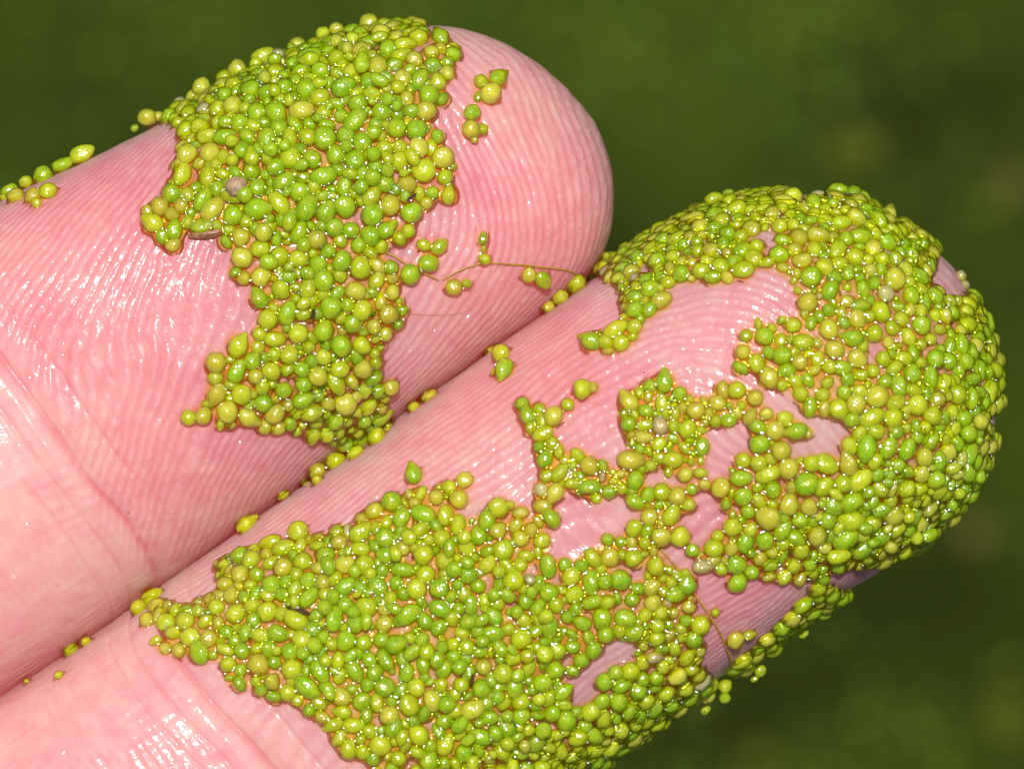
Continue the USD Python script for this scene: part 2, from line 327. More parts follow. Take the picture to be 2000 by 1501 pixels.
placed += parse('''280 270 56 p r;385 180 62 w r;220 325 70 y r;430 290 66 y e 60;560 130 84 g e 40;660 160 82 g r;740 170 60 g e -30;810 260 60 p e 70;520 240 60 g r;600 290 60 y r;750 290 82 g r;330 360 56 g e 15;95 410 62 y r;435 420 50 g r;570 380 82 y e 20;240 500 82 p r;290 440 60 y e -40;720 490 88 g e 10;800 410 60 y r;945 320 90 p t 60;1010 410 42 y e -45;1090 410 72 y e -40;1240 510 68 y e 90;1120 510 60 p r;1070 560 66 g e 60;935 540 76 g r;920 460 50 y r;820 580 82 p e 60;90 640 92 g r;265 670 82 p r;365 590 66 y r;540 590 86 y e 60;680 650 82 y r;890 660 66 y r;990 660 66 y r;1190 680 60 p r;1110 680 40 y r;1280 700 48 y e 75;1180 590 50 g e 10;170 760 26 y r;200 830 36 y r;230 915 36 y r;330 800 98 g r;440 730 86 y r;490 900 88 g e 60;625 770 68 g e 80;620 880 40 y r;740 900 72 g t 270;795 750 66 p r;980 820 110 p r;1170 800 88 g t 140;910 930 76 w r;1000 970 30 g r;1120 950 82 g r;1300 960 78 g r;310 1000 86 p r;285 1080 42 y t 270;480 1060 56 g r;615 990 56 p r;575 1080 52 y e 70;700 1130 86 p r;880 1070 92 y r;1190 1060 62 y r;1040 1130 66 y r;1305 1100 56 y r;1430 1090 78 g r;1540 1080 66 y r;1580 1000 86 y t 30;1630 1150 52 p e 80;1500 800 50 w r;1530 870 46 w r;1200 1180 86 g r;1340 1210 52 y e 10;1410 1200 30 y r;1500 1220 56 p r;970 1200 62 y r;830 1240 76 y r;1090 1270 78 y e 120;1190 1330 52 y r;1270 1290 56 y r;1420 1340 68 g e 70;1630 1290 66 g r;1720 1310 72 g e -60;940 1310 52 p r;660 1280 88 g t 170;480 1210 82 p r;340 1160 56 g e 80;200 1180 66 y r;60 1190 50 y r;270 1310 82 y e 0;385 1320 46 p r;520 1370 82 p r;110 1290 62 y r;110 1410 82 g r;250 1470 70 p r;385 1440 62 y e 70;700 1440 82 p r;900 1440 66 y r;1060 1440 76 y e 0;1310 1440 82 g r;1580 1400 82 g e 70;1690 1450 66 g r;1190 1470 56 y r''', 4, 1500, 340)
placed += parse('''515 115 56 y r;630 125 66 g e 40;550 260 82 g e 0;250 295 62 g r;405 345 88 g r;980 60 48 g e 80;980 140 26 y e 90;990 220 52 y r;745 445 72 p r;850 415 40 y r;1330 345 62 p r;1440 385 78 g e -50;1690 410 92 y r;1780 390 26 p r;1570 515 72 y r;1480 590 56 p r;1030 940 56 p r;1115 965 82 y r;1140 1090 92 g t 270;1060 1100 32 p e 80;560 1300 62 p e 40;485 1330 42 p r;440 1390 52 y r;255 1220 72 p r;265 475 66 p r;240 655 88 p r;150 390 72 y e 60;120 760 66 p r;140 840 46 y r;130 960 46 y r''', 4, 700, 450)
placed += parse('''620 90 86 y r;440 105 62 g r;770 90 66 p r;525 240 78 w e 0;680 265 58 y r;810 220 92 g r;930 290 72 g r;800 370 92 g r;1090 225 72 g e 0;1210 330 76 y r;1340 345 66 p r;1290 230 72 y r;1420 220 66 g r;1540 85 66 p r;1690 150 68 g e 30;1745 220 62 p e 40;1530 260 56 g e 30;635 625 40 y r;800 850 82 p r;910 810 54 y t 0;510 1190 94 w r;410 580 62 p r;1480 480 76 g r;1425 560 42 p r;1390 660 92 p r;1540 630 66 g r;1620 530 56 p r;1250 770 72 g e 25;1375 805 42 y e 35;970 980 62 p r;1110 920 98 y r;890 1090 92 p r;1010 1110 56 y r;960 1180 32 y e 20;715 1240 66 y r;710 1340 56 g r;570 1330 66 p e 60;430 1350 66 y r;550 1440 42 y e 20;310 1150 92 p r;215 1300 78 y e 30;130 1170 72 g r;120 1000 70 w e 0;50 1360 82 y r;140 840 76 y r;290 920 66 y r;450 850 82 g r;390 1000 76 y e 50;250 1020 46 y r;25 900 52 y r;100 410 86 p r;260 380 52 y r;300 470 88 g e 20;110 540 82 p r;280 630 52 p r;390 690 62 g r;140 240 92 y r;250 275 42 y r;40 40 62 y r;340 760 56 y r;150 730 72 y r''', 4.289, 1250, 1050)
# first finger, upper left quarter of the photograph at twice its size
placed += parse('''1945 305 42 g t 40;1880 320 30 y r;1920 365 48 p r;1870 375 22 y e 60;1845 440 36 g r;1840 505 40 p r;1885 505 24 y r;1720 150 44 g t 100;1775 185 24 y t -20;1630 118 34 y r;1560 108 42 g r;1500 95 30 y r;1440 90 44 p r;1315 112 30 p r;1260 130 30 y r;1160 180 42 p r;1085 215 30 w r;1030 220 44 y e 20;925 270 44 p r;875 305 36 y r;785 340 42 p r;760 380 40 p r;705 405 28 w r;800 435 36 w r;740 450 40 y r;665 465 40 g r;575 460 44 p r;620 455 24 p r;525 500 18 g r;780 500 42 y r;730 605 48 p r;820 600 46 p r;715 680 44 y e 70;840 645 30 y r;675 755 44 g r;625 805 44 p r;600 870 48 y t 150;685 895 44 g e 85;735 865 30 y r;790 780 46 g e 60;850 735 34 g r;830 815 50 p e 50;910 840 46 g r;880 535 42 g e 0;910 415 46 p r;1215 230 56 g e 10;1300 180 52 g r;1415 205 48 p r;1515 195 46 g e 80;1545 150 36 p r;1620 235 38 p r;1685 205 34 p r;1690 255 36 g r;1745 245 28 g r;1640 310 46 g e 60;1710 320 38 y r;1675 370 46 g r;1590 385 34 p r;1550 500 44 g r;1630 505 46 g r;1710 535 32 g r;1730 615 50 p r;1635 575 42 p r;1655 670 54 y r;1560 630 42 y r;1735 695 34 y r;1690 750 30 g r;1770 650 18 y r;1605 830 46 g r;1590 720 38 p r;1525 800 46 p r;1200 350 50 g r;1180 430 54 p e 0;1080 440 52 g r;1110 345 42 g r;1045 365 40 g r;980 355 48 g r;1390 470 52 g e 50;1345 340 50 g e 30;1270 540 54 g r;1220 620 42 g r;1265 685 52 g e 15;1310 605 44 g r;1385 625 48 g r;1415 555 46 g r;1005 815 56 g t 0;1200 810 56 g e 60;1280 825 48 g e 55;1305 890 40 g r;1350 805 48 g r;1460 840 50 g r;1450 920 44 g r;1515 895 44 g t 40;1240 935 42 p r;1170 905 42 g e 70;1170 1010 42 y r;1245 1035 42 g r;1330 1020 46 g r;1410 1045 50 y r;1020 970 42 y r;940 925 40 p r;945 1005 46 p r;1020 1080 44 p r;955 1085 30 p r;1095 1130 40 y r;1205 1125 42 y e 80;1015 1165 42 g t 120;1050 1250 42 y r;1125 1225 46 g e 70;1190 1225 34 y e 20;1295 1205 48 g r;1260 1290 46 g e 80;1165 1305 46 y r;1075 1325 42 y e 0;1390 1140 44 p r;1455 1105 40 y r;1525 1225 48 p r;1530 1135 38 p e 90;1470 1280 36 p r;1415 1350 40 y r;1335 1350 48 g r;1265 1395 36 y r;1210 1360 28 y r;1130 1385 44 y r;1075 1385 30 y r;1010 1360 28 y r;935 1350 50 y t 60;845 1420 46 p r;925 1450 44 g e 60;1060 1450 42 y r;1000 1465 34 p r;1240 1470 44 p r;1330 1440 40 y r;1420 1440 44 p r;1460 1380 24 y r''', 2, 0, 0)
placed += parse('''35 745 38 g e 40;62 772 36 p r;100 710 30 y r;170 690 44 g r;130 770 36 p r;190 750 40 y r;145 795 22 y r;245 640 40 g e 35;320 600 48 y e 20;15 770 20 y r''', 2, 0, 0)
# lower left quarter
placed += parse('''740 128 32 y r;795 122 38 p r;890 108 50 p r;865 155 24 y t 260;975 130 46 p t -30;850 40 46 p t 240;945 40 44 y r;1075 115 46 p r;1130 155 32 g r;1185 160 18 y r;1215 110 46 y e 15;1185 60 46 g e 20;1110 25 36 g r;1310 140 42 g r;1350 75 52 p r;1285 75 32 p r;1440 85 36 y e 60;1425 25 34 y r;1275 195 36 y r;1405 210 48 g e 30;1475 160 38 y e 70;1515 165 20 y r;1330 210 26 g r;1420 140 34 g r;1370 175 18 y r;1390 270 32 y e 30;1320 305 48 y r;1235 330 40 p r;1240 375 24 y r;1190 378 22 y t 120;1105 428 24 y e 20;968 552 44 y t 60;280 1040 34 y e 35;338 1005 22 y r;230 1135 20 y r;105 1160 14 y r;600 830 42 y e 40;545 875 36 y r;1655 60 44 y r;1530 20 40 p r;1615 350 42 g t 110;1600 425 22 p r;1645 425 30 y e 60;1705 440 32 p r;1790 445 40 p r;1815 375 34 p r;1755 400 30 y r;1530 460 48 g r;1570 515 40 g e 60;1655 505 50 g e -20;1740 510 42 y e 80;1785 545 40 y e 80;1410 575 48 y e 40;1505 600 44 g r;1575 635 32 p r;1640 570 44 y e 40;1725 600 42 y r;1865 590 40 g r;1945 565 38 p r;1950 480 46 y r;1165 575 46 y r;1175 625 32 y e 70;1110 640 46 y e 10;985 685 44 y r;940 740 42 p r;880 710 30 y r;880 780 36 p r;905 820 36 p r;1060 695 32 y e 20;1110 715 42 p r;1060 785 46 g r;1185 690 40 y r;1260 770 34 p r;1325 615 34 p r;1270 670 40 g r;1350 700 42 p r;1650 660 44 y r;1735 690 42 y r;1625 800 48 y r;1475 785 44 g e -50;1715 795 44 g r;1345 790 46 g e 40;1205 830 42 g e 45;1150 800 38 y e 60;1045 885 46 y r;960 965 34 g e 70;920 895 42 y r;845 870 36 y r;775 885 28 y r;690 880 30 y r;650 930 42 y r;575 920 32 p r;675 970 32 y r;745 985 44 y r;815 990 38 p r;800 925 32 y e 40;650 1030 28 p r;700 1035 32 p r;610 1000 24 y t 220;880 1035 34 y e -20;830 1055 22 y r;890 1090 36 y r;940 1115 28 g r;1005 1095 46 p r;895 1145 18 y e 0;945 1040 34 g r;1050 1035 34 g r;1085 970 42 g e -20;1130 1045 40 g r;1155 915 52 y e -25;1310 915 46 g e 80;1390 930 38 g r;1500 935 36 p r;1500 880 30 p r;1350 1005 44 g r;1600 895 52 g e 30;1550 1010 50 g e 15;1720 875 42 g e -20;1830 920 42 g t 50;1200 1180 50 g e -40;1140 1115 46 y r;1125 1205 36 y r;1160 1235 26 y r;1065 1160 36 p r;1000 1160 24 y r;1250 1120 44 g e -60;1320 1080 34 y e 80;1390 1120 44 g e -60;1245 1245 32 y e -40;1335 1220 44 p r;1415 1240 42 g r;1595 1250 46 y r;1500 1180 46 g r;1465 1120 38 g r;1305 1330 36 y t 200;1380 1330 40 y e 0;1480 1410 48 y r;1410 1385 24 y r;1560 1460 36 y r;1520 1290 42 p r;1540 1340 44 g e 60;1635 1370 46 y r;1690 1235 46 p r;1850 1270 48 p e 20;1740 1110 40 g e 60;1630 1185 38 y r;1720 1175 32 y r;1780 1210 30 y t 250;1800 1170 34 y r;1965 1130 46 y r;1885 1100 36 p r;1820 1025 36 y r;1925 970 42 g e 0''', 2, 0, 750.5)
# lower right quarter: tip of the second finger
placed += parse('''1385 250 56 g e 80;1420 300 36 y r;1470 250 44 g e 60;1545 250 44 g e 60;1610 285 40 p r;1665 300 40 g e 80;1700 260 40 p r;1770 275 60 g e 40;1840 310 38 g r;1860 250 30 w r;1310 310 46 p t 110;1230 310 46 y e -30;1170 310 36 y r;1080 330 46 p r;1000 350 46 y e 20;965 220 46 g r;1050 260 44 p r;1110 180 44 g t 190;1030 180 40 p r;955 310 44 y r;900 360 40 g r;1150 390 54 g r;1220 400 46 y e 40;1300 385 42 y r;1360 375 50 y e 40;1440 410 36 y r;1420 180 40 y r;1490 130 42 y r;1500 75 40 y e 30;1425 45 52 p r;1345 80 44 p r;1410 130 48 y e 30;1325 140 34 g r;1360 190 34 y e 50;1580 80 48 y r;1660 60 38 p r;1640 120 46 y r;1690 130 30 g e 80;1740 40 44 y r;1760 130 40 g r;1600 350 40 p r;1660 410 44 y r;1775 350 36 p r;1540 410 40 y r;1480 410 34 p e 70;1330 460 56 g e 20;1410 460 30 g e 70;1440 490 38 g e 10;1325 530 52 y e -5;1230 530 40 g r;1190 590 46 p r;1160 480 38 p r;1080 470 48 p r;1000 520 56 p r;860 570 46 y e 80;940 570 36 y r;990 610 40 g r;1110 600 40 g e -40;1060 570 40 g e 60;1300 600 56 g e 30;1370 640 46 g e 30;1210 640 42 p r;1270 670 42 g r;1150 690 38 g r;1440 590 46 g e 40;1500 560 44 y e 30;1560 510 44 g r;1630 480 40 p e 40;1690 490 46 g e 30;1620 560 38 y e 40;1740 470 40 g e 50;1620 620 44 g e 40;1530 600 40 y e 30;1690 420 44 y e 40;1800 430 36 g e 50;1540 440 30 y r;1860 30 50 y e 40;1880 80 40 y r;1815 180 40 g e 60;1840 130 30 y r''', 2, 1000, 750.5)

HOLES = [[(1170,1265),(1230,1250),(1245,1285),(1250,1300),(1200,1300),(1170,1330),(1195,1358),(1110,1375),(1100,1325),(1140,1300)],
         [(1190,1100),(1250,1090),(1268,1100),(1258,1122),(1210,1122)], [(480,275),(505,275),(505,295),(480,295)],
         [(750,325),(780,330),(775,370),(752,370)], [(1690,670),(1722,672),(1715,720),(1692,712)], [(1440,470),(1475,450),(1520,455),(1475,480)],
         [(1240,515),(1275,520),(1270,545),(1235,540)], [(375,390),(400,400),(405,440),(375,430)]]
CORES = {'upper pile': [(480,130),(740,80),(820,250),(790,400),(720,560),(610,640),(530,540),(455,330),(430,210)],
         'lower pile': [(520,1130),(900,1010),(1060,1130),(1080,1400),(1000,1490),(800,1480),(680,1400),(500,1270)],
         'tip pile': [(1560,980),(1800,900),(1920,800),(1900,920),(1800,1040),(1600,1090)]}

TONES = {'g': (0.23, 0.52, 0.001), 'y': (0.58, 0.76, 0.002), 'p': (0.93, 0.89, 0.045), 'w': (0.95, 0.84, 0.26)}
CLEAR = {'g': 0.05, 'y': 0.10, 'p': 0.24, 'w': 0.34}
grains = []            # dicts: c centre (mm), r, n, axis, tone letter, shape, region, layer, alone
pos_list, rad_list = [], []
class Grid:
    def __init__(self, cell=1.2): self.c, self.d = cell, {}
    def key(self, p): return tuple(np.floor(np.asarray(p) / self.c).astype(int))
    def add(self, p, r): self.d.setdefault(self.key(p), []).append((p[0], p[1], p[2], r))
    def near(self, p):
        k = self.key(p); out = []
        for a in (-1, 0, 1):
            for b in (-1, 0, 1):
                for c in (-1, 0, 1):
                    out += self.d.get((k[0] + a, k[1] + b, k[2] + c), [])
        return out
grid = Grid()
def free(p, r, f):
    for x, y, z, rr in grid.near(p):
        if (x - p[0])**2 + (y - p[1])**2 + (z - p[2])**2 < (f * (r + rr))**2: return False
    return True
def add_grain(px, py, p, n, r, tone, shape, ang, layer, hand):
    if ang is None: ang = float(rng.uniform(0, 360))
    a = np.array([math.cos(math.radians(ang)), math.sin(math.radians(ang)), 0.0])
    a = a - n * (a @ n) * 0.85
    a = a / np.linalg.norm(a)
    grid.add(p, r)
    grains.append(dict(px=px, py=py, c=p, r=r, n=n, a=a, tone=tone, shape=shape, layer=layer, hand=hand))
PATCHES = {
 'upper pile': [(690,40),(760,38),(825,50),(830,78),(798,92),(790,120),(845,95),(890,90),(890,125),(868,170),(862,205),(830,230),(870,280),(890,320),(880,380),(850,392),(828,410),(812,440),(780,470),(748,480),(745,520),(770,545),(785,600),(775,640),(748,655),(740,690),(735,735),(750,770),(762,820),(755,855),(710,870),(640,862),(570,838),(500,832),(430,825),(395,822),(410,760),(405,690),(440,690),(455,652),(500,655),(512,640),(505,600),(490,560),(460,540),(455,490),(435,470),(430,450),(370,440),(340,480),(300,460),(280,425),(300,400),(320,370),(345,350),(345,300),(375,270),(340,240),(360,200),(400,155),(440,130),(490,105),(550,95),(600,65),(650,50)],
 'lower pile': [(300,1180),(345,1180),(390,1175),(430,1170),(425,1130),(430,1095),(480,1085),(510,1070),(540,1055),(590,1060),(640,1045),(700,1020),(740,985),(790,960),(835,960),(880,940),(915,1010),(940,1005),(960,985),(1000,990),(1050,1010),(1060,1030),(1065,1085),(1130,1092),(1170,1068),(1250,1035),(1270,1060),(1300,1090),(1340,1130),(1360,1190),(1375,1250),(1360,1320),(1420,1340),(1420,1365),(1390,1395),(1330,1425),(1270,1450),(1210,1490),(1150,1540),(760,1540),(730,1501),(690,1470),(645,1430),(630,1400),(560,1370),(500,1350),(440,1325),(420,1280),(370,1275),(320,1272)],
 'upper band': [(1180,495),(1215,475),(1290,440),(1345,425),(1355,400),(1400,380),(1470,370),(1545,370),(1550,400),(1525,450),(1480,470),(1472,535),(1420,545),(1360,545),(1300,560),(1250,560),(1180,540)],
 'tip pile': [(1550,400),(1610,395),(1650,368),(1715,385),(1755,415),(1795,450),(1823,465),(1820,520),(1800,545),(1835,575),(1850,592),(1908,585),(1912,620),(1940,665),(1945,705),(1960,735),(1950,780),(1925,800),(1935,860),(1930,900),(1902,955),(1865,1010),(1815,1055),(1750,1085),(1640,1112),(1560,1138),(1520,1125),(1480,1123),(1445,1140),(1430,1105),(1360,1100),(1350,1080),(1400,1060),(1420,1020),(1415,985),(1395,955),(1400,940),(1450,900),(1475,860),(1500,880),(1540,900),(1600,890),(1650,880),(1665,850),(1655,800),(1600,800),(1570,795),(1560,765),(1500,745),(1440,735),(1445,690),(1450,650),(1490,630),(1555,620),(1560,540),(1500,520),(1505,495),(1530,470)],
 'bottom rim': [(1385,1400),(1440,1300),(1500,1250),(1560,1195),(1600,1150),(1645,1165),(1640,1200),(1580,1262),(1500,1335),(1430,1400)],
 'left chain': [(1020,790),(1055,800),(1075,850),(1085,880),(1160,895),(1215,935),(1215,965),(1150,975),(1085,940),(1060,1000),(1050,980),(1070,920),(1045,900),(1045,850),(1020,820)],
 'link': [(1215,950),(1260,950),(1330,965),(1345,985),(1290,1010),(1300,1040),(1280,1060),(1240,1040),(1270,1000)],
 'strip': [(1480,800),(1500,815),(1530,815),(1580,845),(1560,860),(1520,850),(1490,880),(1465,880),(1470,850)],
 'short chain': [(1215,560),(1245,560),(1255,590),(1290,565),(1300,590),(1262,612),(1252,650),(1215,672),(1185,680),(1150,680),(1140,655),(1200,650),(1225,620)],
 'chain': [(1215,770),(1260,765),(1290,725),(1315,735),(1335,775),(1370,785),(1430,750),(1475,775),(1475,800),(1440,810),(1420,830),(1380,835),(1385,870),(1370,910),(1345,935),(1300,920),(1280,900),(1240,950),(1200,970),(1180,940),(1210,915),(1235,860),(1220,820)],
}
n_hand = 0
for px, py, rp, tone, shape, ang in placed:
    s, n, off = surface(px, py)
    r = rp / PPM * 0.93
    r = 0.40 + (r - 0.40) * 0.80 if r > 0.40 else r
    lift = (0.38 if any(contains_xy(Polygon(v_), px, py) for v_ in PATCHES.values()) else 0.62) * r
    if off > 6:                       # sticks out past the edge of the finger, held by its neighbours
        p = px2mm(px, py, s[2] + 0.3 * r)
    else:
        p = px2mm(px, py, (s + n * lift)[2])
        # keep it seated on the skin: shift along the view ray only
        s2 = s + n * lift
        p = 0.35 * s2 + 0.65 * np.array([p[0], p[1], s2[2]])
    if not free(p, r, 0.52): continue
    add_grain(px, py, p, n, r, tone, shape, ang, 0, True); n_hand += 1
print('hand placed', n_hand)

polys = {k: Polygon(v).buffer(0) for k, v in PATCHES.items()}
holes = [Polygon(h).buffer(0) for h in HOLES]
holes[0] = holes[0].buffer(5)
polys['bottom rim'] = polys['bottom rim'].buffer(9)
cores = {k: Polygon(v).buffer(0) for k, v in CORES.items()}
hole_u = holes[0]
for h in holes[1:]: hole_u = hole_u.union(h)
smooth_n = None
def fill(poly, passes, layer=0, lift=0.0):
    minx, miny, maxx, maxy = poly.bounds
    inside = np.where((HP[vis, 0] > minx) & (HP[vis, 0] < maxx) & (HP[vis, 1] > miny) & (HP[vis, 1] < maxy))[0]
    inside = inside[contains_xy(poly, HP[vis[inside], 0], HP[vis[inside], 1])]
    inside = inside[~contains_xy(hole_u, HP[vis[inside], 0], HP[vis[inside], 1])] if layer == 0 else inside
    for lo, hi, tries, f in passes:
        for idx in rng.choice(vis[inside], size=min(tries, len(inside)), replace=False):
            r = rng.uniform(lo, hi)
            p0 = HV[idx]
            near = vis[tree3.query(p0, k=24)[1]]
            n = HN[near].mean(0); n = n / np.linalg.norm(n)
            p = p0 + n * (0.30 * r + lift * rng.uniform(0.8, 1.25))
            if not free(p, r, f): continue
            px, py = project(p[None])[0]
            u = rng.random(); green = 0.66 if layer else 0.46
            depth = poly.exterior.distance(Point(px, py))
            green += 0.50 * min(depth / 120, 1) - 0.26
            tone = 'g' if u < green else ('y' if u < green + (0.43 if depth > 25 else 0.38) else ('p' if rng.random() < 0.97 else 'w'))
            shape = rng.choice(['r', 'e', 't'], p=[0.56, 0.37, 0.07])
            add_grain(px, py, p, n, r, tone, str(shape), None, layer, False)
for k, poly in polys.items():
    fill(poly, [(0.42, 0.52, 500, 0.76), (0.33, 0.42, 4500, 0.75), (0.25, 0.33, 5000, 0.77), (0.17, 0.24, 1500, 0.84)])
for k, poly in cores.items():
    fill(poly, [(0.38, 0.52, 1500, 0.82), (0.30, 0.40, 1800, 0.83), (0.18, 0.28, 400, 0.88)], layer=1, lift=0.38)
print('grains', len(grains))

# ------------------------------------------------------------------ grain shapes
def cube_sphere(n):
    vs, fs, base = [], [], 0
    g = np.tan(np.linspace(-1, 1, n + 1) * math.pi / 4)
    for ax in range(3):
        for sg in (-1, 1):
            u, v = np.meshgrid(g, g, indexing='ij')
            p = np.zeros((n + 1, n + 1, 3)); p[..., ax] = sg; p[..., (ax + 1) % 3] = u; p[..., (ax + 2) % 3] = v * sg
            vs.append(p.reshape(-1, 3))
            i = base + (np.arange(n)[:, None] * (n + 1) + np.arange(n)[None]).ravel()
            fs += [np.stack([i, i + n + 1, i + n + 2], 1), np.stack([i, i + n + 2, i + 1], 1)]
            base += (n + 1)**2
    v = np.vstack(vs); v /= np.linalg.norm(v, axis=1)[:, None]
    key, inv = np.unique(np.round(v, 6), axis=0, return_inverse=True)
    f = inv.ravel()[np.vstack(fs)]
    m = trimesh.Trimesh(key, f, process=False)
    return key / np.linalg.norm(key, axis=1)[:, None], (f if m.volume > 0 else f[:, ::-1])
BALL_HI, BALL_LO = cube_sphere(9), cube_sphere(6)

def grain_shape(g, ball, bud=False):
    """vertices in mm relative to the grain's centre"""
    u = ball[0].copy(); r = g['r']
    k = g['k']
    x = u[:, 0]
    if bud:
        L, Wd, Hh = 1.15, 0.95, 0.95
    elif g['shape'] == 'r':
        L, Wd, Hh = 1.0 + 0.10 * k[0], 0.96 + 0.06 * k[1], 0.90 + 0.08 * k[2]
    elif g['shape'] == 'e':
        L, Wd, Hh = 1.10 + 0.24 * k[0], 0.80 + 0.12 * k[1], 0.78 + 0.10 * k[2]
    else:
        L, Wd, Hh = 1.12 + 0.1 * k[0], 0.88, 0.86
    w = np.ones(len(u))
    if g['shape'] == 't' and not bud:
        t = np.clip(x, 0, 1)
        w = 1 - 0.38 * t**1.3
        u[:, 0] = np.where(x > 0, x * (1 + 0.24 * t**2), x)
    elif not bud:
        w = 1 - 0.13 * k[3] * x
    v = np.column_stack([u[:, 0] * L, u[:, 1] * Wd * w, u[:, 2] * Hh * w])
    # the floating face of a frond is a little flattened
    fl = k[5] * 0.5
    d = u @ np.array([0.2 * (k[4] - .5), math.sin(6.28 * k[4]), math.cos(6.28 * k[4])])
    v = v * (1 - 0.34 * fl * np.clip(d - 0.55, 0, 1) / 0.45)[:, None]
    v = v * (1 + 0.17 * (meshkit.noise(u * 1.6 + g['seed'], 3) - 0.5) + 0.035 * (meshkit.noise(u * 4.5 + g['seed'], 5) - 0.5))[:, None]
    a = g['a']; b = np.cross(g['n'], a)
    if np.linalg.norm(b) < 1e-3: b = np.cross([0.3, 0.8, 0.1], a)
    b /= np.linalg.norm(b); c = np.cross(a, b)
    return (v * r) @ np.stack([a, b, c])

def tone_of(g, u):
    base = np.array(TONES[g['tone']])
    j = g['k']
    other = np.array(TONES['y' if g['tone'] != 'y' else ('g' if j[6] < .5 else 'p')])
    base = base * (1 - 0.25 * j[7]) + other * 0.25 * j[7]
    base = base * (0.86 + 0.26 * j[8])
    br_ = np.clip((meshkit.noise(u * 2.1 + g['seed'] + 9, 8) - 0.56) * 2.0, 0, 0.32)[:, None]
    base = base * (1 - br_) + np.array((0.74, 0.60, 0.015)) * br_
    # pale growing end
    t = np.clip((u[:, 0] - 0.1) / 0.9, 0, 1)[:, None] * (0.55 * j[9])
    return base * (1 - t) + np.array((0.55, 0.60, 0.01)) * t

def clear_of(g): return CLEAR[g['tone']] * (0.5 + g['k'][2])
order = []
for i, g in enumerate(grains):
    g['k'] = rng.random(10); g['seed'] = float(rng.uniform(0, 500))
    g['bud'] = (not g['hand']) and g['r'] > 0.36 and rng.random() < 0.42 or (g['hand'] and g['r'] > 0.45 and g['shape'] == 'r' and rng.random() < 0.16)
    px, py = g['px'], g['py']
    vw = np.array([0, 0, ZC]) - g['c']; vw /= np.linalg.norm(vw)
    seen = (-10 < px < 2010) and (-10 < py < 1511)
    alone = g['hand'] and not any(polys[k_].buffer(4).contains(Point(px, py)) for k_ in ('upper pile', 'lower pile', 'upper band', 'tip pile', 'chain'))
    g['alone'] = alone
    area = g['r'] * (1.35 if alone else 1.0) * (1.1 if g['layer'] else 1.0) * (0.6 + 0.4 * max(float(g['n'] @ vw), 0))
    order.append((-area if seen else 9, i))
order.sort()
single = [i for _, i in order[:300]]
single_set = set(single)

# where each grain is, in words that can be found in the picture
def place_words(g):
    x, y = g['px'], g['py']
    P = Point(x, y)
    if polys['upper pile'].buffer(6).contains(P):
        if y < 130: return 'along the top edge of the upper finger'
        if x < 440 and y < 330: return 'on the upper left shoulder of the upper pile'
        if x < 440 and y < 500: return 'in the left lobe of the upper pile'
        if x > 760 and y < 440: return 'at the right edge of the upper pile'
        if y < 300: return 'in the high middle of the upper pile'
        if y < 470: return 'in the middle of the upper pile'
        if y < 660: return 'in the narrow waist of the upper pile'
        if x < 560: return 'in the lower left foot of the upper pile'
        return 'in the lower right foot of the upper pile'
    if polys['upper band'].buffer(6).contains(P):
        return 'in the band topping the lower finger, ' + ('left half' if x < 1360 else 'right half')
    if polys['tip pile'].buffer(6).contains(P):
        if y < 480: return 'on the top edge of the lower fingertip'
        if y < 620: return 'on the upper part of the fingertip pile'
        if y < 800: return ('on the left' if x < 1700 else 'on the right') + ' of the fingertip pile'
        if x > 1750: return 'on the rounded right end of the fingertip pile'
        if y > 1040: return 'on the bottom rim of the fingertip pile'
        return 'in the lower half of the fingertip pile'
    if polys['lower pile'].buffer(6).contains(P):
        if x < 430: return 'in the pointed left tail of the lower pile'
        if y < 1060 and x < 960: return 'on the upper fringe of the lower pile'
        if x > 1120 and y < 1300: return 'on the right lobe of the lower pile'
        if y > 1380 or (x > 1100 and y > 1300): return 'on the bottom edge of the lower pile'
        if x < 660: return 'on the left side of the lower pile'
        if y < 1200: return 'in the upper middle of the lower pile'
        return 'in the lower middle of the lower pile'
    if polys['chain'].buffer(6).contains(P): return 'in the loose net on the lower finger'
    if x < 240 and y < 420: return 'on the far left top edge of the upper finger'
    if y > 1140 and x > 1380: return 'on the bare bottom edge of the lower finger'
    if 1080 < x < 1400 and 720 < y < 1100: return 'in the loose net on the lower finger'
    if 1000 <= x < 1230 and 740 < y < 1100: return 'in the chain left of the loose net'
    if x > 1840: return 'hanging off the upper right of the lower fingertip'
    if 1120 < x < 1300 and y < 720: return 'in the short chain below the band on the lower finger'
    if x > 880 and y < 280: return 'alone on the bare ridged tip of the upper finger'
    if 780 < x < 970 and y < 600: return 'beside the thin brown fibre'
    if 990 < x < 1180 and y < 640: return 'by the end of the brown fibre'
    if x < 420 and y < 560: return 'on the upper left rim of the upper pile'
    if x < 350: return 'in the dark gap between the fingers at lower left'
    if x < 900 and y > 740: return 'by the dark gap between the two fingers'
    return 'at the loose fringe of grains on the fingers'
TW = {'g': 'bright green', 'y': 'yellow-green', 'p': 'pale yellowish', 'w': 'pearly whitish'}
SW = {'r': 'round', 'e': 'oval', 't': 'teardrop'}
groups_ = {}
for i in single:
    g = grains[i]
    base = f"{TW[g['tone']]} {SW[g['shape']]} grain"
    if g['bud']: base += ' with bud'
    g['words'] = (base, place_words(g))
    groups_.setdefault(g['words'], []).append(i)
ORD = ['', 'second ', 'third ', 'fourth ', 'fifth ', 'sixth ', 'seventh ', 'eighth ', 'ninth ', 'tenth ', 'eleventh ', 'twelfth ', 'thirteenth ', 'fourteenth ', 'fifteenth ', 'sixteenth ']
